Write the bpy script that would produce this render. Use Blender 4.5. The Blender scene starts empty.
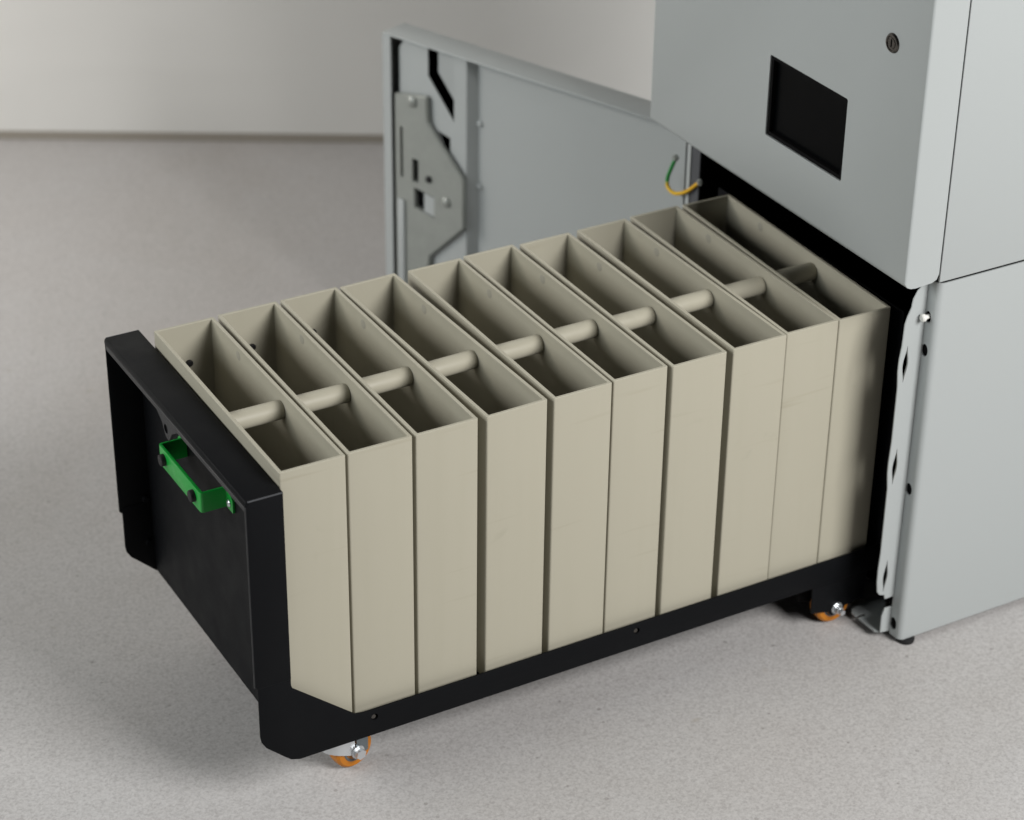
import bpy, bmesh, math, random
from mathutils import Vector, Matrix
random.seed(7)
S = bpy.context.scene
COL = S.collection

# ------------------------------------------------------------------ camera
CAM = Vector((-0.94028, -2.18171, 1.46928))
RX = Vector((0.87137044, -0.49048824, 0.01161214))
RD = Vector((-0.23885094, -0.44476376, -0.86321227))
RF = Vector((0.42856013, 0.7494041, -0.50470757))
cd = bpy.data.cameras.new('camera')
cam = bpy.data.objects.new('camera', cd)
COL.objects.link(cam)
cam.matrix_world = Matrix(((RX.x, -RD.x, -RF.x, CAM.x), (RX.y, -RD.y, -RF.y, CAM.y),
                           (RX.z, -RD.z, -RF.z, CAM.z), (0, 0, 0, 1)))
cd.sensor_width = 36.0
cd.lens = 2380.833 / 1024 * 36.0
cd.clip_start = 0.05
cd.clip_end = 100
cd.dof.use_dof = True
cd.dof.focus_distance = 2.96
cd.dof.aperture_fstop = 3.7
S.camera = cam

# ------------------------------------------------------------------ world, lamps, exposure
W = bpy.data.worlds.new('World')
S.world = W
W.use_nodes = True
W.node_tree.nodes['Background'].inputs[0].default_value = (0.93, 0.97, 1.0, 1)
W.node_tree.nodes['Background'].inputs[1].default_value = 0.014


def area_lamp(name, loc, target, sx, sy, power, color):
    l = bpy.data.lights.new(name, 'AREA')
    l.shape = 'RECTANGLE'
    l.size, l.size_y = sx, sy
    l.energy = power
    l.color = color
    o = bpy.data.objects.new(name, l)
    COL.objects.link(o)
    o.location = loc
    o.rotation_euler = (Vector(target) - Vector(loc)).to_track_quat('-Z', 'Y').to_euler()
    return o


area_lamp('key_softbox', (1.5, -2.9, 2.0), (0.5, 0.2, -0.3), 1.6, 1.5, 172, (1.0, 0.985, 0.98))
area_lamp('left_fill', (-4.0, 1.3, 1.9), (0.6, 0.5, -0.2), 4.2, 2.2, 152, (0.955, 0.99, 1.0))  # unseen fill from the left, added to brighten the forward-facing faces
bl = area_lamp('far_floor_fill', (-1.9, 2.3, 1.3), (0.75, 1.75, -0.5), 0.9, 0.7, 9, (1.0, 0.89, 0.82))  # unseen warm fill, added to brighten the far floor
bl.data.spread = math.radians(95)

S.view_settings.view_transform = 'Standard'
S.view_settings.look = 'None'
S.view_settings.exposure = 0.0
S.view_settings.gamma = 1.0
S.cycles.use_denoising = True
S.cycles.max_bounces = 8
S.cycles.diffuse_bounces = 1


# ------------------------------------------------------------------ materials
def lin(r, g, b):
    f = lambda c: (c / 255 / 12.92) if c <= 10 else ((c / 255 + 0.055) / 1.055) ** 2.4
    return (f(r), f(g), f(b), 1)


def mat(name, col, rough=0.5, metal=0.0, vary=0.05, vscale=6.0, bump=0.0, bscale=900.0, spec=0.5, rvar=0.08):
    m = bpy.data.materials.new(name)
    m.use_nodes = True
    nt = m.node_tree
    b = nt.nodes['Principled BSDF']
    b.inputs['Metallic'].default_value = metal
    b.inputs['Specular IOR Level'].default_value = spec
    tc = nt.nodes.new('ShaderNodeTexCoord')
    n = nt.nodes.new('ShaderNodeTexNoise')
    n.inputs['Scale'].default_value = vscale
    n.inputs['Detail'].default_value = 5
    nt.links.new(tc.outputs['Object'], n.inputs['Vector'])
    mx = nt.nodes.new('ShaderNodeMix')
    mx.data_type = 'RGBA'
    mx.inputs[6].default_value = tuple(c * (1 - vary) for c in col[:3]) + (1,)
    mx.inputs[7].default_value = tuple(min(1, c * (1 + vary)) for c in col[:3]) + (1,)
    nt.links.new(n.outputs['Fac'], mx.inputs[0])
    nt.links.new(mx.outputs[2], b.inputs['Base Color'])
    mr = nt.nodes.new('ShaderNodeMapRange')
    mr.inputs['From Min'].default_value = 0.3
    mr.inputs['From Max'].default_value = 0.7
    mr.inputs['To Min'].default_value = max(0.02, rough - rvar)
    mr.inputs['To Max'].default_value = min(1, rough + rvar)
    n2 = nt.nodes.new('ShaderNodeTexNoise')
    n2.inputs['Scale'].default_value = vscale * 3.1
    n2.inputs['Detail'].default_value = 6
    nt.links.new(tc.outputs['Object'], n2.inputs['Vector'])
    nt.links.new(n2.outputs['Fac'], mr.inputs['Value'])
    nt.links.new(mr.outputs['Result'], b.inputs['Roughness'])
    if bump:
        n3 = nt.nodes.new('ShaderNodeTexNoise')
        n3.inputs['Scale'].default_value = bscale
        n3.inputs['Detail'].default_value = 2
        nt.links.new(tc.outputs['Object'], n3.inputs['Vector'])
        bp = nt.nodes.new('ShaderNodeBump')
        bp.inputs['Strength'].default_value = bump
        bp.inputs['Distance'].default_value = 0.001
        nt.links.new(n3.outputs['Fac'], bp.inputs['Height'])
        nt.links.new(bp.outputs['Normal'], b.inputs['Normal'])
    return m


def ramp(nt, src, stops):
    r = nt.nodes.new('ShaderNodeValToRGB')
    e = r.color_ramp.elements
    e[0].position, e[0].color = stops[0]
    e[1].position, e[1].color = stops[-1]
    for p, c in stops[1:-1]:
        x = e.new(p)
        x.color = c
    nt.links.new(src, r.inputs[0])
    return r


def cream_material():
    m = mat('cream_enamel', lin(172, 168, 151), 0.5, 0, 0.025, 7, 0.08, 700, 0.3)
    nt = m.node_tree
    b = nt.nodes['Principled BSDF']
    base = b.inputs['Base Color'].links[0].from_socket
    tc = [n for n in nt.nodes if n.type == 'TEX_COORD'][0]
    oi = nt.nodes.new('ShaderNodeObjectInfo')
    ad = nt.nodes.new('ShaderNodeVectorMath')
    ad.operation = 'MULTIPLY_ADD'
    cm = nt.nodes.new('ShaderNodeCombineXYZ')
    for i in range(3):
        nt.links.new(oi.outputs['Random'], cm.inputs[i])
    nt.links.new(cm.outputs[0], ad.inputs[0])
    ad.inputs[1].default_value = (3, 5, 7)
    nt.links.new(tc.outputs['Object'], ad.inputs[2])
    # faint vertical rubbing streaks
    mp = nt.nodes.new('ShaderNodeMapping')
    mp.inputs['Scale'].default_value = (60, 60, 3.5)
    nt.links.new(ad.outputs[0], mp.inputs['Vector'])
    n = nt.nodes.new('ShaderNodeTexNoise')
    n.inputs['Scale'].default_value = 1
    n.inputs['Detail'].default_value = 4
    nt.links.new(mp.outputs[0], n.inputs['Vector'])
    r = ramp(nt, n.outputs['Fac'], [(0.30, (0.985, 0.985, 0.98, 1)), (0.55, (1, 1, 1, 1))])
    # a few soft smudges
    n2 = nt.nodes.new('ShaderNodeTexNoise')
    n2.inputs['Scale'].default_value = 14
    n2.inputs['Detail'].default_value = 3
    n2.inputs['Distortion'].default_value = 1.2
    nt.links.new(ad.outputs[0], n2.inputs['Vector'])
    r2 = ramp(nt, n2.outputs['Fac'], [(0.22, (0.92, 0.92, 0.91, 1)), (0.32, (1, 1, 1, 1))])
    a = nt.nodes.new('ShaderNodeMix')
    a.data_type = 'RGBA'
    a.blend_type = 'MULTIPLY'
    a.inputs[0].default_value = 1
    nt.links.new(base, a.inputs[6])
    nt.links.new(r.outputs[0], a.inputs[7])
    c = nt.nodes.new('ShaderNodeMix')
    c.data_type = 'RGBA'
    c.blend_type = 'MULTIPLY'
    c.inputs[0].default_value = 1
    nt.links.new(a.outputs[2], c.inputs[6])
    nt.links.new(r2.outputs[0], c.inputs[7])
    mp2 = nt.nodes.new('ShaderNodeMapping')
    mp2.inputs['Rotation'].default_value = (0, math.radians(-52), 0)
    mp2.inputs['Scale'].default_value = (5, 5, 75)
    nt.links.new(ad.outputs[0], mp2.inputs['Vector'])
    n4 = nt.nodes.new('ShaderNodeTexNoise')
    n4.inputs['Scale'].default_value = 1
    n4.inputs['Detail'].default_value = 2
    nt.links.new(mp2.outputs[0], n4.inputs['Vector'])
    r4 = ramp(nt, n4.outputs['Fac'], [(0.68, (1, 1, 1, 1)), (0.78, (0.93, 0.92, 0.90, 1))])
    d = nt.nodes.new('ShaderNodeMix')
    d.data_type = 'RGBA'
    d.blend_type = 'MULTIPLY'
    d.inputs[0].default_value = 1
    nt.links.new(c.outputs[2], d.inputs[6])
    nt.links.new(r4.outputs[0], d.inputs[7])
    nt.links.new(d.outputs[2], b.inputs['Base Color'])
    return m


def floor_material():
    m = bpy.data.materials.new('speckled_vinyl')
    m.use_nodes = True
    nt = m.node_tree
    b = nt.nodes['Principled BSDF']
    b.inputs['Roughness'].default_value = 0.5
    b.inputs['Specular IOR Level'].default_value = 0.35
    tc = nt.nodes.new('ShaderNodeTexCoord')

    def noise(sc, det, dist=0.0, rough=0.6):
        n = nt.nodes.new('ShaderNodeTexNoise')
        n.inputs['Scale'].default_value = sc
        n.inputs['Detail'].default_value = det
        n.inputs['Distortion'].default_value = dist
        n.inputs['Roughness'].default_value = rough
        nt.links.new(tc.outputs['Object'], n.inputs['Vector'])
        return n.outputs['Fac']

    def mul(a, bb):
        x = nt.nodes.new('ShaderNodeMix')
        x.data_type = 'RGBA'
        x.blend_type = 'MULTIPLY'
        x.inputs[0].default_value = 1
        nt.links.new(a, x.inputs[6])
        nt.links.new(bb, x.inputs[7])
        return x.outputs[2]
    g1 = ramp(nt, noise(230, 3, 0.6), [(0.34, lin(169, 167, 166)), (0.5, lin(184, 183, 182)), (0.66, lin(193, 192, 191))])
    g2 = ramp(nt, noise(420, 2), [(0.3, (0.93, 0.93, 0.93, 1)), (0.62, (1.0, 1.0, 1.0, 1))])
    g3 = ramp(nt, noise(3.0, 4), [(0.3, (0.975, 0.955, 0.935, 1)), (0.7, (1.0, 0.995, 0.985, 1))])
    v = nt.nodes.new('ShaderNodeTexVoronoi')
    v.inputs['Scale'].default_value = 34
    nt.links.new(tc.outputs['Object'], v.inputs['Vector'])
    # only some of the cells carry a dark fleck
    sep = nt.nodes.new('ShaderNodeSeparateColor')
    nt.links.new(v.outputs['Color'], sep.inputs[0])
    th = nt.nodes.new('ShaderNodeMath')
    th.operation = 'MULTIPLY'
    th.inputs[1].default_value = 0.12
    nt.links.new(sep.outputs[0], th.inputs[0])
    pw = nt.nodes.new('ShaderNodeMath')
    pw.operation = 'SUBTRACT'
    pw.inputs[1].default_value = 0.014
    nt.links.new(th.outputs[0], pw.inputs[0])
    gt = nt.nodes.new('ShaderNodeMath')
    gt.operation = 'LESS_THAN'
    nt.links.new(v.outputs['Distance'], gt.inputs[0])
    nt.links.new(pw.outputs[0], gt.inputs[1])
    fl = ramp(nt, gt.outputs[0], [(0.0, (1, 1, 1, 1)), (1.0, (0.74, 0.73, 0.72, 1))])
    wear = ramp(nt, noise(1.1, 6, 1.5), [(0.32, (0.93, 0.92, 0.905, 1)), (0.5, (1, 1, 1, 1))])
    spots = ramp(nt, noise(17, 2, 0.4), [(0.22, (0.86, 0.83, 0.78, 1)), (0.27, (1, 1, 1, 1))])
    c = mul(mul(mul(mul(mul(g1.outputs[0], g2.outputs[0]), g3.outputs[0]), fl.outputs[0]), wear.outputs[0]), spots.outputs[0])
    nt.links.new(c, b.inputs['Base Color'])
    bp = nt.nodes.new('ShaderNodeBump')
    bp.inputs['Strength'].default_value = 0.12
    bp.inputs['Distance'].default_value = 0.001
    nt.links.new(noise(260, 3), bp.inputs['Height'])
    nt.links.new(bp.outputs['Normal'], b.inputs['Normal'])
    return m


def wall_material():
    m = mat('pale_backdrop', lin(224, 223, 218), 0.85, 0, 0.035, 1.3, 0.0, 1, 0.2)
    nt = m.node_tree
    b = nt.nodes['Principled BSDF']
    tc = [n for n in nt.nodes if n.type == 'TEX_COORD'][0]
    mp = nt.nodes.new('ShaderNodeMapping')
    mp.inputs['Scale'].default_value = (2.2, 2.2, 5.0)
    mp.inputs['Rotation'].default_value = (0.3, 0.5, 0.2)
    nt.links.new(tc.outputs['Object'], mp.inputs['Vector'])
    n = nt.nodes.new('ShaderNodeTexNoise')
    n.inputs['Scale'].default_value = 1
    n.inputs['Detail'].default_value = 2
    n.inputs['Distortion'].default_value = 0.8
    nt.links.new(mp.outputs[0], n.inputs['Vector'])
    bp = nt.nodes.new('ShaderNodeBump')
    bp.inputs['Strength'].default_value = 0.03
    bp.inputs['Distance'].default_value = 0.12
    nt.links.new(n.outputs['Fac'], bp.inputs['Height'])
    nt.links.new(bp.outputs['Normal'], b.inputs['Normal'])
    return m


def wire_material():
    m = mat('ground_wire_green_yellow', lin(214, 166, 30), 0.4)
    nt = m.node_tree
    b = nt.nodes['Principled BSDF']
    tc = [n for n in nt.nodes if n.type == 'TEX_COORD'][0]
    sep = nt.nodes.new('ShaderNodeSeparateXYZ')
    nt.links.new(tc.outputs['UV'], sep.inputs[0])
    r = ramp(nt, sep.outputs[0], [(0.0, lin(20, 130, 60)), (0.38, lin(30, 140, 55)), (0.44, lin(222, 182, 24)), (1.0, lin(218, 166, 20))])
    nt.links.new(r.outputs[0], b.inputs['Base Color'])
    return m


M = dict(
    floor=floor_material(), wall=wall_material(), cream=cream_material(), wire=wire_material(),
    weld=mat('cream_weld_spot', lin(154, 151, 138), 0.55, 0, 0.06, 60),
    skirt=mat('brown_grey_joint', lin(150, 144, 133), 0.8),
    black=mat('black_powder_coat', lin(15, 16, 18), 0.52, 0, 0.1, 9, 0.15, 1500, 0.085, 0.05),
    seam=mat('weld_highlight', lin(62, 64, 67), 0.4, 0, 0.15, 120),  # lighter than the black coat: the weld's highlight put into the colour
    lip=mat('dark_grey_lip_and_highlight', lin(30, 31, 33), 0.45, 0, 0.1, 9, 0.2, 1500, 0.4),  # grey of the folded lip, also paints the highlight on the sheet edge
    void=mat('void_black', lin(10, 10, 11), 0.8, 0, 0.1, 9, 0, 1, 0.1),
    grey=mat('light_grey_powder_coat', lin(169, 174, 173), 0.45, 0, 0.012, 3, 0.18, 1300, 0.45, 0.05),
    green=mat('green_paint', lin(14, 148, 52), 0.36, 0, 0.05, 20, 0.1, 900, 0.5),
    orange=mat('orange_polyurethane', lin(182, 110, 8), 0.42, 0, 0.06, 30, 0, 1, 0.5),
    zinc=mat('zinc_plate', lin(148, 152, 147), 0.45, 0.3, 0.1, 40, 0.1, 400),
    chrome=mat('bright_zinc', lin(206, 209, 211), 0.3, 0.75, 0.04, 12, 0, 1, 0.5, 0.04),
    zincshade=mat('shaded_zinc', lin(128, 136, 140), 0.35, 0.85, 0.05, 20),  # darker copy of the fork metal, shade of its sides put into colour
    lockm=mat('dark_nickel', lin(92, 89, 85), 0.3, 1.0, 0.1, 60, 0, 1),
    rubber=mat('black_rubber', lin(22, 22, 23), 0.6, 0, 0.1, 30, 0, 1, 0.4),
    hub=mat('grey_hub', lin(110, 112, 114), 0.45, 0.4, 0.1, 50),
    glass=mat('screen_glass', lin(5, 6, 7), 0.35, 0, 0.02, 3, 0, 1, 0.04, 0.02),
    shade=mat('dark_grey_frame', lin(70, 72, 76), 0.5, 0, 0.05, 9, 0.1, 1200),
    white=mat('white_pin', lin(222, 222, 216), 0.4),
)


# ------------------------------------------------------------------ mesh helpers (world coordinates)
def bx(bm, a, b, bev=0.0, seg=2, edges=None):
    x0, x1 = sorted((a[0], b[0]))
    y0, y1 = sorted((a[1], b[1]))
    z0, z1 = sorted((a[2], b[2]))
    t = bmesh.new()
    vs = [t.verts.new(p) for p in ((x0, y0, z0), (x1, y0, z0), (x1, y1, z0), (x0, y1, z0),
                                   (x0, y0, z1), (x1, y0, z1), (x1, y1, z1), (x0, y1, z1))]
    for f in ((0, 3, 2, 1), (4, 5, 6, 7), (0, 1, 5, 4), (1, 2, 6, 5), (2, 3, 7, 6), (3, 0, 4, 7)):
        t.faces.new([vs[i] for i in f])
    if bev:
        bmesh.ops.bevel(t, geom=t.edges[:], offset=bev, segments=seg, profile=0.5, affect='EDGES')
    join(bm, t)


def join(bm, t):
    me = bpy.data.meshes.new('tmp')
    t.normal_update()
    t.to_mesh(me)
    t.free()
    bm.from_mesh(me)
    bpy.data.meshes.remove(me)


def prism(bm, pts, axis, a, b, bev=0.0, seg=2):
    """polygon pts (2-D) extruded along axis from a to b"""
    def P(p, w):
        return {0: (w, p[0], p[1]), 1: (p[0], w, p[1]), 2: (p[0], p[1], w)}[axis]
    t = bmesh.new()
    lo = [t.verts.new(P(p, a)) for p in pts]
    hi = [t.verts.new(P(p, b)) for p in pts]
    t.faces.new(lo)
    t.faces.new(hi[::-1])
    n = len(pts)
    for i in range(n):
        t.faces.new((lo[i], hi[i], hi[(i + 1) % n], lo[(i + 1) % n]))
    bmesh.ops.recalc_face_normals(t, faces=t.faces[:])
    if bev:
        es = [e for e in t.edges if e.calc_face_angle(0) > 0.5]
        bmesh.ops.bevel(t, geom=es, offset=bev, segments=seg, profile=0.5, affect='EDGES', clamp_overlap=True)
    join(bm, t)


def cyl(bm, p0, p1, r0, r1=None, n=28, bev=0.0, rot=0.0):
    p0, p1 = Vector(p0), Vector(p1)
    r1 = r0 if r1 is None else r1
    d = (p1 - p0)
    q = d.to_track_quat('Z', 'Y').to_matrix()
    t = bmesh.new()
    lo, hi = [], []
    for i in range(n):
        a = 2 * math.pi * i / n + rot
        c = Vector((math.cos(a), math.sin(a), 0))
        lo.append(t.verts.new(p0 + q @ (c * r0)))
        hi.append(t.verts.new(p1 + q @ (c * r1)))
    t.faces.new(lo[::-1])
    t.faces.new(hi)
    for i in range(n):
        t.faces.new((lo[i], lo[(i + 1) % n], hi[(i + 1) % n], hi[i]))
    if bev:
        es = [e for e in t.edges if e.calc_face_angle(0) > 0.7]
        bmesh.ops.bevel(t, geom=es, offset=bev, segments=3, profile=0.5, affect='EDGES')
    join(bm, t)


def lathe(bm, c, ax, prof, n=40):
    """prof: list of (distance along axis, radius)"""
    c = Vector(c)
    ax = Vector(ax).normalized()
    q = ax.to_track_quat('Z', 'Y').to_matrix()
    t = bmesh.new()
    rings = []
    for h, r in prof:
        rings.append([t.verts.new(c + ax * h + q @ Vector((math.cos(2 * math.pi * i / n) * r, math.sin(2 * math.pi * i / n) * r, 0))) for i in range(n)])
    for a, b in zip(rings, rings[1:]):
        for i in range(n):
            t.faces.new((a[i], a[(i + 1) % n], b[(i + 1) % n], b[i]))
    t.faces.new(rings[0][::-1])
    t.faces.new(rings[-1])
    bmesh.ops.recalc_face_normals(t, faces=t.faces[:])
    join(bm, t)


def tube(bm, pts, r, n=10):
    pts = [Vector(p) for p in pts]
    # Catmull-Rom refine
    out = []
    for i in range(len(pts) - 1):
        p0, p1, p2, p3 = pts[max(i - 1, 0)], pts[i], pts[i + 1], pts[min(i + 2, len(pts) - 1)]
        for k in range(8):
            s = k / 8
            out.append(0.5 * ((2 * p1) + (p2 - p0) * s + (2 * p0 - 5 * p1 + 4 * p2 - p3) * s * s + (3 * p1 - p0 - 3 * p2 + p3) * s ** 3))
    out.append(pts[-1])
    t = bmesh.new()
    uv = t.loops.layers.uv.new('UVMap')
    rings = []
    for i, p in enumerate(out):
        d = (out[min(i + 1, len(out) - 1)] - out[max(i - 1, 0)]).normalized()
        q = d.to_track_quat('Z', 'Y').to_matrix()
        rings.append([t.verts.new(p + q @ Vector((math.cos(2 * math.pi * k / n) * r, math.sin(2 * math.pi * k / n) * r, 0))) for k in range(n)])
    L = len(rings) - 1
    for i in range(L):
        for k in range(n):
            f = t.faces.new((rings[i][k], rings[i][(k + 1) % n], rings[i + 1][(k + 1) % n], rings[i + 1][k]))
            for l, u in zip(f.loops, (i / L, i / L, (i + 1) / L, (i + 1) / L)):
                l[uv].uv = (u, k / n)
    t.faces.new(rings[0][::-1])
    t.faces.new(rings[-1])
    bmesh.ops.recalc_face_normals(t, faces=t.faces[:])
    join(bm, t)


def shade(me, ang=0.6):
    for p in me.polygons:
        p.use_smooth = True
    b = bmesh.new()
    b.from_mesh(me)
    for e in b.edges:
        if len(e.link_faces) == 2 and e.calc_face_angle(0) > ang:
            e.smooth = False
    b.to_mesh(me)
    b.free()


def obj(name, bm, material, parent=None, smooth=True):
    """bm in world coordinates; stored relative to the thing's origin"""
    org = Vector((0, 0, 0))
    q = parent
    while q is not None:
        org += q.location
        q = q.parent
    bmesh.ops.translate(bm, vec=-org, verts=bm.verts[:])
    me = bpy.data.meshes.new(name)
    bm.normal_update()
    bm.to_mesh(me)
    bm.free()
    if smooth:
        shade(me)
    me.materials.append(material)
    o = bpy.data.objects.new(name, me)
    COL.objects.link(o)
    o.parent = parent
    return o


def cut(o, cutter_bm):
    """boolean difference baked into the mesh"""
    org = Vector((0, 0, 0))
    q = o.parent
    while q is not None:
        org += q.location
        q = q.parent
    bmesh.ops.translate(cutter_bm, vec=-org, verts=cutter_bm.verts[:])
    me = bpy.data.meshes.new('cutter')
    cutter_bm.to_mesh(me)
    cutter_bm.free()
    c = bpy.data.objects.new('cutter', me)
    COL.objects.link(c)
    par = o.parent
    o.parent = None
    md = o.modifiers.new('b', 'BOOLEAN')
    md.operation = 'DIFFERENCE'
    md.object = c
    md.solver = 'EXACT'
    bpy.context.view_layer.update()
    dg = bpy.context.evaluated_depsgraph_get()
    new = bpy.data.meshes.new_from_object(o.evaluated_get(dg))
    o.modifiers.clear()
    old = o.data
    o.data = new
    new.name = o.name
    o.parent = par
    bpy.data.meshes.remove(old)
    bpy.data.objects.remove(c)
    bpy.data.meshes.remove(me)
    shade(new)


def thing(name, label, cat, loc, group=None):
    o = bpy.data.objects.new(name, None)
    COL.objects.link(o)
    o.empty_display_size = 0.05
    o.location = loc
    o['label'] = label
    o['category'] = cat
    if group:
        o['group'] = group
    return o


B = bmesh.new
FZ = -0.497            # floor level
# ------------------------------------------------------------------ setting
b = B()
bx(b, (-5, -5, FZ - 0.02), (6, 6, FZ))
o = obj('floor', b, M['floor'])
o['kind'] = 'structure'

P0 = Vector((0.3520, 2.1730, 0))
WD = Vector((0.8716, -0.4902, 0)).normalized()
WN = Vector((-WD.y, WD.x, 0))          # away from the camera


def wall_prism(bm, off0, off1, z0, z1, l0=-5, l1=3.2):
    a, c = P0 + WD * l0, P0 + WD * l1
    q = [a + WN * off0, c + WN * off0, c + WN * off1, a + WN * off1]
    prism(bm, [(p.x, p.y) for p in q], 2, z0, z1)


b = B()
wall_prism(b, 0.0, 0.06, FZ + 0.0175, 2.6)
o = obj('wall', b, M['wall'])
o['kind'] = 'structure'
b = B()
wall_prism(b, -0.003, 0.05, FZ + 0.0005, FZ + 0.0170)
o = obj('wall_base_joint', b, M['skirt'])
o['kind'] = 'structure'

# ------------------------------------------------------------------ rolling tray
YN, YF = -0.012, 0.440            # near / far outer faces
T = thing('rolling_tray', 'black steel pull-out tray on orange casters, holding the row of cream boxes', 'tray', (0.43, 0.21, FZ))
# front panel: recessed plate, top flange, two side flanges
fx = -0.0540
b = B()
bx(b, (-0.008, YN + 0.003, -0.3925), (-0.0052, YF - 0.003, -0.0215))                       # plate
prism(b, [(fx, -0.018 - 0.004), (fx + 0.0012, -0.0188), (fx + 0.004, -0.018), (-0.0055, -0.018), (-0.0052, -0.0212), (fx + 0.003, -0.0212), (fx + 0.003, -0.027), (fx, -0.027)],
      1, YN + 0.0004, YF - 0.0004, 0.0010, 2)
for y0, y1 in ((YN, YN + 0.0028), (YF - 0.0028, YF)):
    prism(b, [(fx + 0.0005, -0.024), (fx + 0.006, -0.0185), (-0.007, -0.0185), (-0.0056, -0.02), (-0.0056, -0.290), (fx + 0.004, -0.290), (fx + 0.0005, -0.286)], 1, y0, y1, 0.0013, 3)
fp = obj('front_panel', b, M['black'], T)
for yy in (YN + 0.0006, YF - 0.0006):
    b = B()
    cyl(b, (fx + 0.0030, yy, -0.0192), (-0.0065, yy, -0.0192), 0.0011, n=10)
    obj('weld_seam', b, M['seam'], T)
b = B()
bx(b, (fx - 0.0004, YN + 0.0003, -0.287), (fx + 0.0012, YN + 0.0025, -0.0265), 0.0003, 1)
obj('sheet_edge_highlight', b, M['lip'], T)  # lighter strip along the cut edge, its highlight put into the colour
# folded lip under the top flange with a holed tab
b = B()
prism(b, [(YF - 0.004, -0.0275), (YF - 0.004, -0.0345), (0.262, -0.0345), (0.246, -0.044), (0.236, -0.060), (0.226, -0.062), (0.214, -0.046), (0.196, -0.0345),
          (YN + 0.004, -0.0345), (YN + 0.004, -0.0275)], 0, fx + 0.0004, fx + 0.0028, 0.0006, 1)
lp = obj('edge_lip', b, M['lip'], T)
b = B()
cyl(b, (fx - 0.02, 0.2335, -0.0475), (fx + 0.02, 0.2335, -0.0475), 0.0062, n=20)
cut(lp, b)

# side plates (rails)
def rail_pts(near):
    if near:
        low = [(-0.0495, -0.364), (-0.0480, -0.3725), (-0.0425, -0.3825), (-0.018, -0.4055), (-0.010, -0.4125), (0.002, -0.4165), (0.905, -0.4165)]
    else:
        low = [(-0.0495, -0.344), (-0.0480, -0.3535), (-0.0425, -0.3625), (-0.010, -0.3935), (-0.006, -0.3965), (0.000, -0.3975), (0.905, -0.3975)]
    return [(-0.0495, -0.280)] + low + [ (0.905, -0.3765), (0.092, -0.3765), (0.080, -0.3745), (-0.0038, -0.3045), (-0.0056, -0.299), (-0.0056, -0.280)]


for y0, name in ((YN + 0.0008, 'side_rail'), (YF - 0.0036, 'side_rail')):
    b = B()
    prism(b, rail_pts(y0 < 0.2), 1, y0, y0 + 0.0028, 0.0007, 2)
    r = obj(name, b, M['black'], T)
    b = B()
    for x in (0.1069, 0.4974):
        cyl(b, (x, y0 - 0.02, -0.3888), (x, y0 + 0.02, -0.3888), 0.0048, n=18)
    cut(r, b)
    for x in (0.1069, 0.4974):
        s = 1 if y0 < 0.2 else -1
        b = B()
        cyl(b, (x - 0.001, y0 + (0.0012 if s > 0 else 0.0016), -0.3886), (x - 0.001, y0 + 0.0014 + s * 0.006, -0.3886), 0.0030, n=14)
        obj('rivet', b, M['lockm'], r)
b = B()
bx(b, (-0.0048, YN + 0.004, -0.3990), (0.900, YF - 0.004, -0.3958))
for cx in (0.089, 0.838):
    for cy in (0.037, 0.383):
        bx(b, (cx - 0.035, cy - 0.030, -0.4160), (cx + 0.035, cy + 0.030, -0.4000), 0.001, 1)
obj('base_plate', b, M['black'], T)
b = B()
bx(b, (0.9005, YN + 0.004, -0.3955), (0.904, YF - 0.004, -0.010), 0.0008, 1)
obj('rear_panel', b, M['black'], T)

# green handle
hy0, hy1, hz0, hz1 = 0.152, 0.288, -0.129, -0.100
b = B()
ho, hi = -0.0455, -0.0412
path_o = [(-0.0082, hy0 - 0.019), (-0.0115, hy0 - 0.019), (-0.0115, hy0), (ho + 0.004, hy0), (ho + 0.0012, hy0 + 0.0012), (ho, hy0 + 0.004), (ho, hy1 - 0.004),
          (ho + 0.0012, hy1 - 0.0012), (ho + 0.004, hy1), (-0.0115, hy1), (-0.0115, hy1 + 0.019), (-0.0082, hy1 + 0.019), (-0.0082, hy1 - 0.0034), (hi, hy1 - 0.0034), (hi, hy0 + 0.0034), (-0.0082, hy0 + 0.0034)]
prism(b, path_o, 2, hz0, hz1, 0.0006, 2)
h = obj('handle', b, M['green'], T)
# trim the feet to tapered ears
b = B()
for yy, s in ((hy0, -1), (hy1, 1)):
    prism(b, [(yy + s * 0.006, hz1 + 0.003), (yy + s * 0.025, hz1 + 0.003), (yy + s * 0.025, hz1 - 0.017)], 0, -0.03, 0.01)
cut(h, b)
for yy in (0.174, 0.270):
    b = B()
    lathe(b, (ho + 0.0005, yy, -0.1145), (-1, 0, 0), [(0, 0.0080), (0.0050, 0.0080), (0.0064, 0.0072), (0.0068, 0.006)], 24)
    obj('bolt', b, M['rubber'], h)
for yy in (hy0 - 0.0095, hy1 + 0.0095):
    b = B()
    lathe(b, (-0.0113, yy, -0.1185), (-1, 0, 0), [(0, 0.0048), (0.0014, 0.0048), (0.0030, 0.0034), (0.0034, 0.002)], 20)
    obj('screw', b, M['chrome'], h)
# small fasteners inside the far flange
for z in (-0.275, -0.345):
    b = B()
    cyl(b, (-0.016, YF - 0.0030, z), (-0.016, YF - 0.009, z), 0.0050, 0.004, n=16, bev=0.0008)
    obj('bolt', b, M['black'], T)


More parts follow.
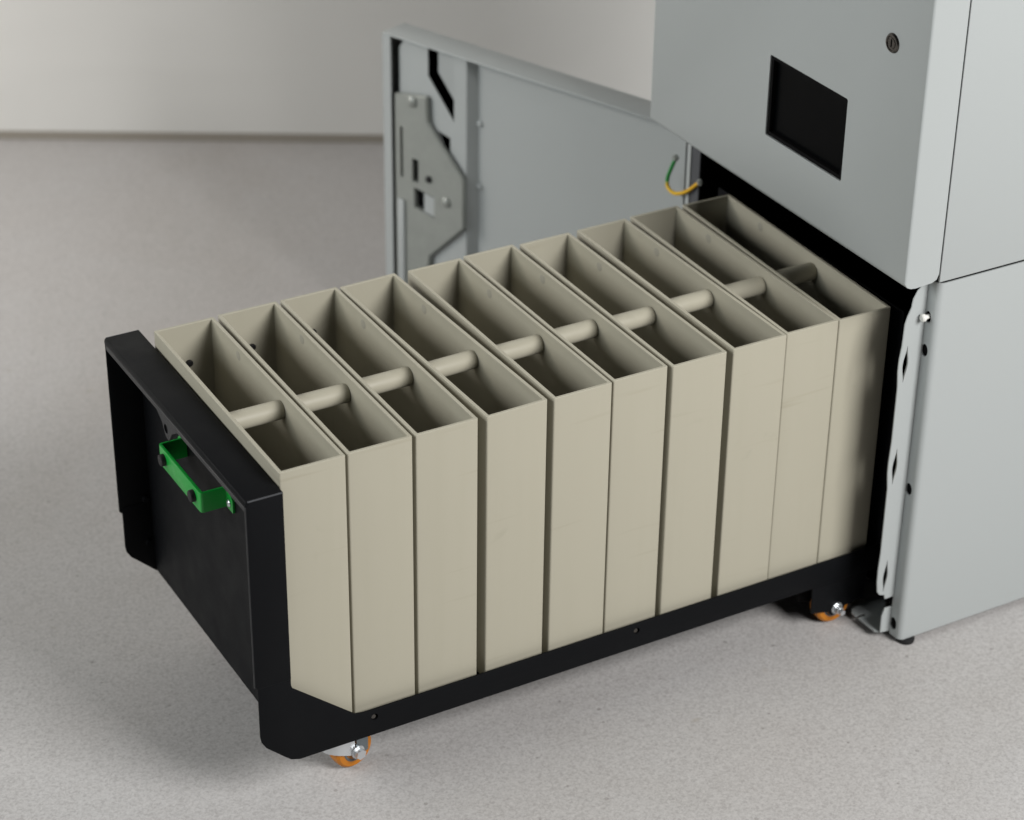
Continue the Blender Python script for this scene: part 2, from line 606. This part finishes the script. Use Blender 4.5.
def caster(loc, yaw, fixed):
    """wheel, tyre, fork and axle; yaw turns the axle away from -Y"""
    c = Vector(loc)
    ax = Vector((math.sin(yaw), -math.cos(yaw), 0))       # axle, towards the viewer
    fw = Vector((math.cos(yaw), math.sin(yaw), 0))
    e = bpy.data.objects.new('caster', None)
    COL.objects.link(e)
    e.empty_display_size = 0.02
    e.parent = T
    e.location = c - T.location
    r, w = 0.0285, 0.0115
    c = Vector((c.x, c.y, FZ + r))
    b = B()
    lathe(b, c, ax, [(-w, r - 0.011), (-w, r - 0.004), (-w + 0.003, r - 0.0006), (-w * 0.3, r), (w * 0.3, r), (w - 0.003, r - 0.0006), (w, r - 0.004), (w, r - 0.011)], 48)
    obj('tyre', b, M['orange'], e)
    b = B()
    lathe(b, c, ax, [(-w - 0.0005, 0.0172), (-w - 0.0004, 0.0174), (w + 0.0004, 0.0174), (w + 0.0012, 0.016), (w - 0.0005, 0.013), (w - 0.0005, 0.009), (w + 0.003, 0.007)], 36)
    obj('wheel', b, M['hub'], e)
    if fixed:
        zt = -0.4165
        b = B()
        for s in (1, -1):
            o0 = c + ax * (s * (w + 0.0045))
            t = ax * 0.0012
            pts = [o0 - fw * 0.046 + Vector((0, 0, zt - c.z)), o0 + fw * 0.05 + Vector((0, 0, zt - c.z)), o0 + fw * 0.044 + Vector((0, 0, 0.004)), o0 + fw * 0.015 + Vector((0, 0, 0.000)),
                   o0 + fw * 0.009 + Vector((0, 0, -0.0095)), o0 - fw * 0.009 + Vector((0, 0, -0.0095)), o0 - fw * 0.015 + Vector((0, 0, -0.002)), o0 - fw * 0.044 + Vector((0, 0, 0.004))]
            tb = bmesh.new()
            lo = [tb.verts.new(p - t) for p in pts]
            hi2 = [tb.verts.new(p + t) for p in pts]
            tb.faces.new(lo)
            tb.faces.new(hi2[::-1])
            for i in range(len(pts)):
                tb.faces.new((lo[i], hi2[i], hi2[(i + 1) % len(pts)], lo[(i + 1) % len(pts)]))
            bmesh.ops.recalc_face_normals(tb, faces=tb.faces[:])
            join(b, tb)
        obj('fork', b, M['black'], e)
    else:
        # bent steel fork: rounded shell round the leading side, then a slot, then the two cheeks
        hw, n, cen = w + 0.0052, 14, -0.004
        zb, zt = c.z - 0.004, -0.4285
        arc_o = [(cen - math.sin(math.pi * i / n) * 0.0385, math.cos(math.pi * i / n) * hw) for i in range(n + 1)]
        arc_i = [(cen - math.sin(math.pi * i / n) * 0.0361, math.cos(math.pi * i / n) * (hw - 0.0024)) for i in range(n + 1)]
        polys = [arc_o + arc_i[::-1]] + [[(-0.0010, sg * hw), (0.0170, sg * hw), (0.0170, sg * (hw - 0.0024)), (-0.0010, sg * (hw - 0.0024))] for sg in (1, -1)]
        b = B()
        for poly in polys:
            tb = bmesh.new()
            lo, hi2 = [], []
            for (u, v) in poly:
                p = c + fw * u + ax * v
                zz = zb + max(0, -u - 0.004) * 0.35 - (0.003 if -0.002 < u < 0.01 else 0)
                lo.append(tb.verts.new((p.x, p.y, zz)))
                hi2.append(tb.verts.new((p.x, p.y, zt)))
            N2 = len(poly)
            for i in range(N2):
                tb.faces.new((lo[i], lo[(i + 1) % N2], hi2[(i + 1) % N2], hi2[i]))
            H = N2 // 2
            for i in range(H - 1):
                tb.faces.new((lo[i], lo[i + 1], lo[N2 - 2 - i], lo[N2 - 1 - i]))
                tb.faces.new((hi2[i], hi2[i + 1], hi2[N2 - 2 - i], hi2[N2 - 1 - i]))
            bmesh.ops.recalc_face_normals(tb, faces=tb.faces[:])
            if len(poly) == 4:
                k = B()
                join(k, tb)
                obj('fork_cheek', k, M['zincshade'], e)
            else:
                join(b, tb)
        cyl(b, (c.x - fw.x * 0.012, c.y - fw.y * 0.012, -0.4285), (c.x - fw.x * 0.012, c.y - fw.y * 0.012, -0.4155), 0.026, n=36)
        obj('fork', b, M['chrome'], e)
    b = B()
    q0 = c + ax * (w + 0.005)
    cyl(b, q0, q0 + ax * 0.0022, 0.0096 if not fixed else 0.0090, n=28, bev=0.0004)
    cyl(b, q0 + ax * 0.0022, q0 + ax * 0.0095, 0.0076 if not fixed else 0.0064, n=6, bev=0.0006, rot=0.3)
    if fixed:
        cyl(b, q0 + ax * 0.0095, q0 + ax * 0.016, 0.0040, n=16, bev=0.0006)
    obj('axle_bolt', b, M['chrome'], e)


caster((0.097, 0.044, FZ), math.radians(10), False)
caster((0.089, 0.383, FZ), math.radians(-20), False)
caster((0.838, 0.012, FZ), 0, True)
caster((0.838, 0.408, FZ), 0, True)

# ------------------------------------------------------------------ the ten boxes
XL = [0, 0.08932770611195133, 0.17903525302147044, 0.27269954456198486, 0.3674163468196607, 0.4533958439278512,
      0.5411984466325583, 0.6339964808910689, 0.720063140564279, 0.8033337511382773]
YO = [0.0005, 0.0020, 0.0015, -0.0011, -0.0014, 0.0015, -0.0024, -0.0016, 0.0006, -0.0013]
# measured left/right edges of each box: near end, far end
EDGE = [(-0.0024, 0.0798, 0.0004, 0.0800), (0.0869, 0.1697, 0.0906, 0.1701), (0.1768, 0.2600, 0.1801, 0.2578), (0.2735, 0.3572, 0.2662, 0.3454),
        (0.3684, 0.4488, 0.3676, 0.4457), (0.4560, 0.5332, 0.4553, 0.5295), (0.5418, 0.6202, 0.5417, 0.6180), (0.6347, 0.7137, 0.6341, 0.7120),
        (0.7190, 0.7980, 0.7240, 0.8000), (0.8030, 0.8795, 0.8100, 0.8890)]
LABELS = [
    'cream open-topped box right behind the black front panel, its left side half covered by it',
    'second cream box from the black front panel with the green handle',
    'third cream box counting from the black front panel with the green handle',
    'fourth cream box counting from the black front panel with the green handle',
    'fifth cream box from the black front panel, sixth from the grey cabinet',
    'sixth cream box from the black front panel, fifth from the grey cabinet',
    'fourth cream box counting from the grey cabinet, well out in the light',
    'third cream box counting from the grey cabinet, beside the two hindmost',
    'cream box directly before the shaded hindmost one, next to last in the row',
    'hindmost cream box, shaded under the grey cabinet door, with a darkened crossbar']
BW, BL, BH, BT = 0.080, 0.395, 0.3955, 0.0045


def box_body():
    t = bmesh.new()

    def loop(x0, x1, y0, y1, r, z, n=4):
        out = []
        for cx, cy, a0 in ((x1 - r, y1 - r, 0), (x0 + r, y1 - r, 90), (x0 + r, y0 + r, 180), (x1 - r, y0 + r, 270)):
            for i in range(n + 1):
                a = math.radians(a0 + 90 * i / n)
                out.append(t.verts.new((cx + r * math.cos(a), cy + r * math.sin(a), z)))
        return out
    ro, e = 0.0023, 0.0005
    L = []
    L.append(loop(0, BW, 0, BL, ro, -BH))
    L.append(loop(0, BW, 0, BL, ro, -e))
    L.append(loop(e, BW - e, e, BL - e, ro - e, 0))
    L.append(loop(BT - e, BW - BT + e, BT - e, BL - BT + e, 0.0012, 0))
    L.append(loop(BT, BW - BT, BT, BL - BT, 0.0008, -e))
    L.append(loop(BT, BW - BT, BT, BL - BT, 0.0008, -BH + 0.003))
    for a, c in zip(L, L[1:]):
        n = len(a)
        for i in range(n):
            t.faces.new((a[i], a[(i + 1) % n], c[(i + 1) % n], c[i]))
    t.faces.new(L[0][::-1])
    t.faces.new(L[-1])
    for v in t.verts:                       # folded sheet: the near end a touch wider than the far end
        v.co.x = (v.co.x - BW / 2) * (1.0 + 0.016 * (1 - 2 * v.co.y / BL)) + BW / 2
    bmesh.ops.recalc_face_normals(t, faces=t.faces[:])
    return t


proto = thing('storage_box', LABELS[0], 'box', (XL[0], YO[0], 0), 'cream steel boxes standing in the black tray')
pt_body = obj('shell', box_body(), M['cream'], None)
pt_body.parent = proto
b = B()
lathe(b, (BT + 0.0004, 0.1735, -0.0245), (1, 0, 0), [(0, 0.0118), (0.001, 0.0126), (BW - 2 * BT - 0.0022, 0.0126), (BW - 2 * BT - 0.0006, 0.0118)], 36)
pt_rod = obj('crossbar', b, M['cream'], None)
pt_rod.parent = proto
b = B()
lathe(b, (0.0420, BL - BT - 0.0002, -0.0565), (0, -1, 0), [(0, 0.0048), (0.003, 0.0048), (0.0045, 0.0036)], 20)
pt_bolt = obj('bolt', b, M['rubber'], None)
pt_bolt.parent = proto
b = B()
lathe(b, (0.0001, 0.1815, -0.0285), (-1, 0, 0), [(0, 0.0042), (0.0004, 0.0042)], 20)
pt_hole = obj('weld_hole_disc', b, M['rubber'], None)  # black disc put on the wall in place of the dark weld hole
pt_hole.parent = proto
b = B()
lathe(b, (BW - BT - 0.0002, 0.305, -0.0130), (-1, 0, 0), [(0, 0.0066), (0.0003, 0.0064), (0.0005, 0.0040)], 24)
pt_weld = obj('weld_mark', b, M['weld'], None)
pt_weld.parent = proto
boxes = [proto]
for i in range(1, 10):
    r = proto.copy()
    COL.objects.link(r)
    r.location = (XL[i], YO[i], 0)
    r['label'] = LABELS[i]
    for ch in (pt_body, pt_rod, pt_bolt, pt_hole, pt_weld):
        c = ch.copy()
        COL.objects.link(c)
        c.parent = r
        if ch is pt_rod:
            c.location = (0, random.uniform(-0.003, 0.002), random.uniform(-0.001, 0.001))
    boxes.append(r)
for r, y, (n0, n1, f0, f1) in zip(boxes, YO, EDGE):
    n0, n1, f0, f1 = n0 - 0.0021, n1 + 0.0021, f0 - 0.0018, f1 + 0.0018
    a = (f0 + f1 - n0 - n1) / 2 / BL
    k = (n1 - n0 + f1 - f0) / 2 / BW
    r.rotation_euler = (0, 0, -math.atan(a))
    r.scale = (k, 1, 1)
    r.location = ((n0 + n1) / 2 - k * BW / 2, y, 0)

# ------------------------------------------------------------------ cabinet
CY0, CY1 = -0.090, 0.5010
BX = 1.50
K = thing('cabinet', 'light grey steel equipment cabinet with its lower compartment door swung open', 'cabinet', (1.18, 0.215, FZ))


def sheet(bm, path, t, z0, z1, bev=0.0):
    """thin sheet following a 2-D path (x, y), thickness t to the left of the path"""
    P = [Vector((p[0], p[1])) for p in path]
    off = []
    for i, p in enumerate(P):
        d0 = (P[i] - P[i - 1]).normalized() if i else None
        d1 = (P[i + 1] - P[i]).normalized() if i < len(P) - 1 else None
        if d0 is None:
            n = Vector((-d1.y, d1.x))
            off.append(p + n * t)
        elif d1 is None:
            n = Vector((-d0.y, d0.x))
            off.append(p + n * t)
        else:
            n0, n1 = Vector((-d0.y, d0.x)), Vector((-d1.y, d1.x))
            n = (n0 + n1).normalized()
            off.append(p + n * (t / max(0.3, n.dot(n0))))
    prism(bm, [tuple(p) for p in P] + [tuple(p) for p in off[::-1]], 2, z0, z1, bev, 1)


def arc(cx, cy, r, a0, a1, n=6):
    return [(cx + r * math.cos(math.radians(a0 + (a1 - a0) * i / n)), cy + r * math.sin(math.radians(a0 + (a1 - a0) * i / n))) for i in range(n + 1)]


# near lower side panel: outer face, rounded front corner, holed band facing forwards
b = B()
R1 = 0.009
pts = [(BX, CY0)] + arc(0.886 + R1, CY0 + R1, R1, 270, 180) + [(0.886, -0.0670)]
sheet(b, pts, -0.002, -0.489, 0.0725)
# rounded top edge
prism(b, [(CY0 + 0.0020, 0.0725), (CY0 + 0.0001, 0.0730), (CY0 + 0.0005, 0.0744), (CY0 + 0.0014, 0.0750), (CY0 + 0.05, 0.0750), (CY0 + 0.05, 0.0728)], 0, 0.889, BX)
sp = obj('lower_side_panel', b, M['grey'], K)
b = B()
for yy, zz, r in ((-0.0742, 0.0185, 0.0058), (-0.0744, -0.0310, 0.0064), (-0.0744, -0.2460, 0.0064), (-0.0735, -0.4690, 0.0070)):
    prism(b, [(yy + r * math.cos(math.pi * k / 14), zz + 1.4 * r * math.sin(math.pi * k / 14)) for k in range(28)], 0, 0.87, 0.8889)
cut(sp, b)
for yy, zz in ((-0.0744, -0.0310), (-0.0744, -0.2460), (-0.0735, -0.4690)):
    b = B()
    lathe(b, (0.8892, yy, zz), (-1, 0, 0), [(0, 0.0110), (0.0008, 0.0110)], 20)
    obj('hole_backing', b, M['void'], sp)
b = B()
lathe(b, (0.890, -0.0745, 0.0190), (-1, 0, 0), [(0, 0.0030), (0.010, 0.0034), (0.0106, 0.0054), (0.0140, 0.0054), (0.0155, 0.0040)], 20)
obj('locating_pin', b, M['white'], sp)

# slotted flange in front of the band
yf = -0.0660
pts = [(0.8862, 0.064), (0.8770, 0.063), (0.8705, 0.058), (0.8640, 0.046), (0.8625, 0.034), (0.8575, 0.0225), (0.8545, 0.012), (0.8535, -0.020), (0.8510, -0.040), (0.8508, -0.058), (0.8530, -0.082), (0.8532, -0.165),
       (0.8516, -0.198), (0.8518, -0.216), (0.8545, -0.240), (0.8548, -0.345), (0.8535, -0.372), (0.8538, -0.392), (0.8560, -0.410), (0.8610, -0.4165), (0.8690, -0.4185), (0.8705, -0.4260), (0.8862, -0.4260)]
b = B()
prism(b, pts, 1, yf - 0.0022, yf, 0.0004, 1)
sf = obj('slotted_flange', b, M['grey'], K)
b = B()
for x, z, hh, ww in ((0.8615, -0.049, 0.027, 0.0040), (0.8625, -0.2070, 0.028, 0.0036), (0.8670, -0.3860, 0.026, 0.0034)):
    lens = [(x + 0.0010 * k / 8 + sd * (ww * max(0.0, math.cos(math.pi * k / 17)) ** 2.2 + 0.0003), z + hh * k / 8) for sd, ks in ((1, range(-8, 9)), (-1, range(8, -9, -1))) for k in ks]
    prism(b, lens, 1, yf - 0.02, yf + 0.02)
cut(sf, b)

# guide foot plate at the bottom of the flange
b = B()
prism(b, [(0.866, -0.058), (0.8700, -0.0622), (0.8820, -0.0622), (0.8860, -0.055), (0.926, -0.006), (0.918, 0.008), (0.870, 0.000), (0.864, -0.008)], 2, -0.4865, -0.4840)
prism(b, [(0.8700, -0.4840), (0.8700, -0.4560), (0.8740, -0.4440), (0.8905, -0.4440), (0.8905, -0.4800), (0.8875, -0.4865)], 1, -0.0668, -0.0644, 0.0004, 1)
gp = obj('guide_plate', b, M['grey'], K)
b = B()
bx(b, (0.8600, -0.0230, -0.50), (0.8800, -0.0165, -0.47))
cut(gp, b)

# far lower side panel (mirror) and its inner frame
b = B()
pts = [(0.889, CY1), (0.886, CY1 - 0.002), (0.886, CY1 - 0.0105)]
sheet(b, [(BX, CY1)] + pts, 0.002, -0.489, 0.0725)
obj('lower_side_panel', b, M['grey'], K)
b = B()
bx(b, (0.8875, CY1 - 0.0115, -0.489), (0.8905, CY1 - 0.033, 0.070))
obj('frame_post', b, M['shade'], K)

# black interior
b = B()
bx(b, (0.8925, -0.058, -0.487), (BX - 0.01, -0.055, 0.072))
bx(b, (0.8925, CY1 - 0.008, -0.487), (BX - 0.01, CY1 - 0.011, 0.072))
bx(b, (BX - 0.013, -0.0545, -0.487), (BX - 0.0105, CY1 - 0.012, 0.072))
bx(b, (0.8925, -0.0545, 0.068), (BX - 0.0135, CY1 - 0.012, 0.0715))
bx(b, (0.9400, -0.0545, -0.487), (BX - 0.0135, CY1 - 0.012, -0.484))
obj('black_backing', b, M['void'], K)
b = B()
bx(b, (BX - 0.009, CY0 + 0.004, -0.489), (BX - 0.001, CY1 - 0.004, 0.80), 0.002)
obj('back_panel', b, M['grey'], K)

# upper part
b = B()
bx(b, (0.8850, CY0, 0.0753), (BX, CY0 + 0.004, 0.80), 0.0012, 3)
obj('upper_side_panel', b, M['grey'], K)
b = B()
bx(b, (0.8850, CY1 - 0.004, 0.0753), (BX, CY1, 0.80), 0.0012, 3)
obj('upper_side_panel', b, M['grey'], K)
b = B()
bx(b, (0.8868, CY0 + 0.0045, 0.0765), (BX - 0.012, CY1 - 0.0045, 0.0795))
bx(b, (0.8868, CY0 + 0.0045, 0.0800), (0.8890, CY1 - 0.0045, 0.79))
obj('bulkhead', b, M['void'], K)
b = B()
bx(b, (0.830, CY0 - 0.001, 0.8015), (BX + 0.002, CY1 + 0.001, 0.825), 0.004, 3)
obj('top_panel', b, M['grey'], K)

# upper door: hollow tray shape with rounded corners and a window
DX0, DX1, DZ0 = 0.8285, 0.8825, 0.0770
DY0, DY1 = CY0, 0.5185
t = bmesh.new()
b = B()
prism(b, [(DX1, DZ0 + 0.012), (DX1 - 0.003, DZ0 + 0.0045), (DX1 - 0.010, DZ0 + 0.0012), (DX0 + 0.018, DZ0 - 0.0004), (DX0 + 0.010, DZ0 + 0.0006), (DX0 + 0.004, DZ0 + 0.0035), (DX0, DZ0 + 0.010),
          (DX0, 0.800), (DX1, 0.800)], 1, DY0, DY1)
# round the vertical front edges
es = [e for e in b.edges if all(abs(v.co.x - DX0) < 1e-5 for v in e.verts) and abs(e.verts[0].co.y - e.verts[1].co.y) < 1e-6]
bmesh.ops.bevel(b, geom=es, offset=0.0062, segments=5, profile=0.5, affect='EDGES', clamp_overlap=True)
ud = obj('upper_door', b, M['grey'], K)
WY0, WY1, WZ0, WZ1 = 0.0590, 0.2315, 0.1690, 0.2842
b = B()
bx(b, (DX0 - 0.02, WY0, WZ0), (DX0 + 0.014, WY1, WZ1))
es = [e for e in b.edges if abs(e.verts[0].co.x - e.verts[1].co.x) > 0.01]
bmesh.ops.bevel(b, geom=es, offset=0.0028, segments=3, profile=0.5, affect='EDGES')
cut(ud, b)
b = B()
e2 = 0.0006
for (y0, y1, z0, z1) in ((WY0 + e2, WY0 + 0.006, WZ0 + e2, WZ1 - e2), (WY1 - 0.006, WY1 - e2, WZ0 + e2, WZ1 - e2),
                         (WY0 + 0.0062, WY1 - 0.0062, WZ0 + e2, WZ0 + 0.006), (WY0 + 0.0062, WY1 - 0.0062, WZ1 - 0.006, WZ1 - e2)):
    bx(b, (DX0 + 0.0018, y0, z0), (DX0 + 0.0138, y1, z1))
obj('screen_bezel', b, M['void'], ud)
b = B()
bx(b, (DX0 + 0.0080, WY0 + 0.0064, WZ0 + 0.0064), (DX0 + 0.0136, WY1 - 0.0064, WZ1 - 0.0064))
obj('screen', b, M['glass'], ud)
# cylinder lock
LC = (DX0, -0.0190, 0.3878)
b = B()
lathe(b, (DX0 + 0.001, LC[1], LC[2]), (-1, 0, 0), [(0, 0.0128), (0.0016, 0.0128), (0.0036, 0.0112), (0.0038, 0.0094), (0.0026, 0.0088), (0.0026, 0.0070), (0.0034, 0.0066), (0.0034, 0.0020)], 40)
lk = obj('lock', b, M['lockm'], ud)
b = B()
bx(b, (DX0 - 0.01, LC[1] - 0.0012, LC[2] - 0.0052), (DX0 - 0.0008, LC[1] + 0.0012, LC[2] + 0.0052))
cut(lk, b)
b = B()
bx(b, (DX0 - 0.0011, LC[1] - 0.0016, LC[2] - 0.0056), (DX0 - 0.0007, LC[1] + 0.0016, LC[2] + 0.0056))
obj('keyway', b, M['void'], lk)

# levelling feet
for x, y in ((0.9025, -0.0835), (1.46, -0.07), (0.905, 0.505), (1.46, 0.50)):
    b = B()
    lathe(b, (x, y, FZ), (0, 0, 1), [(0, 0.0125), (0.003, 0.0132), (0.006, 0.0128), (0.0075, 0.006), (0.020, 0.005)], 28)
    obj('levelling_foot', b, M['rubber'], K)

# ------------------------------------------------------------------ lower door, swung open about the far front edge
A = Vector((0.6683, 1.0701, 0))          # free inner edge
E = Vector((0.3687, -0.9296, 0)).normalized()      # towards the hinge
N = Vector((-0.9296, -0.3687, 0)).normalized()     # towards the viewer (inner face)
ZT, ZB, DL = 0.055, -0.485, 0.602


def dloc(s, d, z):
    p = A + E * s - N * d
    return (p.x, p.y, z)


def dbox(bm, s0, s1, d0, d1, z0, z1, bev=0.0):
    t = bmesh.new()
    bx(t, (s0, d0, z0), (s1, d1, z1), bev)
    for v in t.verts:
        v.co = Vector(dloc(v.co.x, v.co.y, v.co.z))
    bmesh.ops.recalc_face_normals(t, faces=t.faces[:])
    join(bm, t)


def dprism(bm, pts, d0, d1, bev=0.0):
    t = bmesh.new()
    prism(t, pts, 1, d0, d1, bev, 1)
    for v in t.verts:
        v.co = Vector(dloc(v.co.x, v.co.y, v.co.z))
    bmesh.ops.recalc_face_normals(t, faces=t.faces[:])
    join(bm, t)


DT = 0.054
b = B()
dbox(b, 0.0, DL, DT - 0.002, DT, ZB, ZT)
dbox(b, 0.150, DL - 0.0032, DT - 0.026, DT - 0.0022, ZB + 0.0032, ZT - 0.0032)                          # outer skin
dbox(b, 0.0, DL, 0.0, DT - 0.0022, ZT - 0.003, ZT, 0.0008)        # top return
dbox(b, 0.0, DL, 0.0, DT - 0.0022, ZB, ZB + 0.003)
dbox(b, 0.0, 0.003, 0.0, DT - 0.0022, ZB + 0.0032, ZT - 0.0032)
dbox(b, 0.0032, 0.017, 0.0, 0.0024, ZB + 0.0032, ZT - 0.0032)       # inner lip on the free side
dbox(b, DL - 0.003, DL, 0.0, DT - 0.0022, ZB + 0.0032, ZT - 0.0032)
ld = obj('lower_door', b, M['grey'], K)
# hat-shaped stiffening channel with the cut-outs
CH0 = 0.012
b = B()
dprism(b, [(0.026, ZT - 0.022), (0.040, ZT - 0.0036), (0.166, ZT - 0.0036), (0.166, ZB + 0.01), (0.026, ZB + 0.01)], CH0, CH0 + 0.0022)
ch = obj('stiffening_channel', b, M['grey'], ld)
b = B()
dprism(b, [(0.087, ZT + 0.02), (0.087, ZT - 0.056), (0.142, ZT - 0.122), (0.142, ZT + 0.02)], CH0 - 0.02, CH0 + 0.02)
dprism(b, [(0.108, ZT - 0.146), (0.134, ZT - 0.152), (0.134, ZT - 0.196)], CH0 - 0.02, CH0 + 0.02)
cut(ch, b)
b = B()
t = bmesh.new()
prism(t, [(0.1662, CH0), (0.1682, CH0), (0.1795, DT - 0.0263), (0.1765, DT - 0.0263)], 2, ZB + 0.01, ZT - 0.0036)
for v in t.verts:
    v.co = Vector(dloc(v.co.x, v.co.y, v.co.z))
bmesh.ops.recalc_face_normals(t, faces=t.faces[:])
join(b, t)
dbox(b, 0.0235, 0.0258, CH0 + 0.0025, DT - 0.0024, ZB + 0.01, ZT - 0.03)
obj('channel_side', b, M['grey'], ld)
b = B()
dprism(b, [(0.0985, ZT - 0.004), (0.0985, ZT - 0.050), (0.148, ZT - 0.110), (0.148, ZT - 0.004)], CH0 + 0.012, CH0 + 0.015)     # plate seen through the cut-out
obj('inner_plate', b, M['grey'], ld)
b = B()
dbox(b, 0.026, 0.112, DT - 0.0052, DT - 0.0026, ZT - 0.24, ZT - 0.006)
dbox(b, 0.0036, 0.0230, DT - 0.0052, DT - 0.0026, ZB + 0.02, ZT - 0.004)
obj('black_backing', b, M['void'], ld)  # black sheets put in to darken the gaps behind the channel
# zinc lock plate
b = B()
dprism(b, [(0.022, ZT - 0.100), (0.092, ZT - 0.088), (0.094, ZT - 0.132), (0.106, ZT - 0.146), (0.170, ZT - 0.212), (0.171, ZT - 0.300), (0.097, ZT - 0.374), (0.094, ZT - 0.394), (0.094, ZT - 0.50), (0.022, ZT - 0.50)],
       CH0 - 0.0105, CH0 - 0.0010, 0.0028)
lkp = obj('lock_plate', b, M['zinc'], ld)
b = B()
dbox(b, 0.0345, 0.0405, CH0 - 0.03, CH0 + 0.0, ZT - 0.245, ZT - 0.155)
dbox(b, 0.0600, 0.0740, CH0 - 0.03, CH0 + 0.0, ZT - 0.246, ZT - 0.205)
dprism(b, [(0.064, ZT - 0.256), (0.108, ZT - 0.262), (0.108, ZT - 0.300), (0.064, ZT - 0.292)], CH0 - 0.03, CH0)
cut(lkp, b)
b = B()
dbox(b, 0.030, 0.060, CH0 - 0.0008, CH0 - 0.0002, ZT - 0.25, ZT - 0.15)
dbox(b, 0.0602, 0.088, CH0 - 0.0008, CH0 - 0.0002, ZT - 0.30, ZT - 0.20)
obj('slot_backing', b, M['void'], lkp)
b = B()
dprism(b, [(0.084, ZT - 0.262), (0.107, ZT - 0.265), (0.107, ZT - 0.299), (0.084, ZT - 0.295)], CH0 - 0.008, CH0 - 0.0012)
obj('latch_block', b, M['grey'], lkp)
b = B()
dbox(b, 0.0300, 0.0440, CH0 - 0.0145, CH0 - 0.0107, ZT - 0.49, ZT - 0.285, 0.001)
obj('slide_bar', b, M['grey'], lkp)
for s, z, r in ((0.062, ZT - 0.104, 0.010), (0.134, ZT - 0.262, 0.009), (0.097, ZT - 0.232, 0.0062)):
    b = B()
    lathe(b, dloc(s, CH0 - 0.0105, z), N, [(0, r), (0.002, r), (0.0045, r * 0.72), (0.006, r * 0.35)], 24)
    obj('screw', b, M['zinc'] if r > 0.007 else M['rubber'], lkp)
for s, z in ((0.183, ZT - 0.118), (0.183, ZT - 0.229)):
    b = B()
    lathe(b, dloc(s, DT - 0.0261, z), N, [(0, 0.006), (0.002, 0.006), (0.004, 0.003)], 18)
    obj('rivet', b, M['grey'], ld)

# green and yellow earth wire looping from the door to the cabinet
b = B()
tube(b, [(0.8815, 0.5240, 0.004), (0.880, 0.5285, -0.008), (0.8785, 0.5370, -0.030), (0.878, 0.5350, -0.0450), (0.8785, 0.5160, -0.0480), (0.881, 0.4900, -0.0350), (0.886, 0.4660, -0.0120)], 0.0030, 12)
obj('ground_wire', b, M['wire'], K)
wire = [o for o in K.children if o.name.startswith('ground_wire')][0]
for p, d in (((0.8815, 0.5240, 0.006), (-0.93, -0.37, 0)), ((0.8872, 0.4650, -0.0110), (-1, 0, 0))):
    b = B()
    lathe(b, p, d, [(-0.002, 0.0052), (0.0012, 0.0052), (0.0012, 0.0032), (0.0040, 0.0032)], 16)
    obj('ring_terminal', b, M['zinc'], wire)
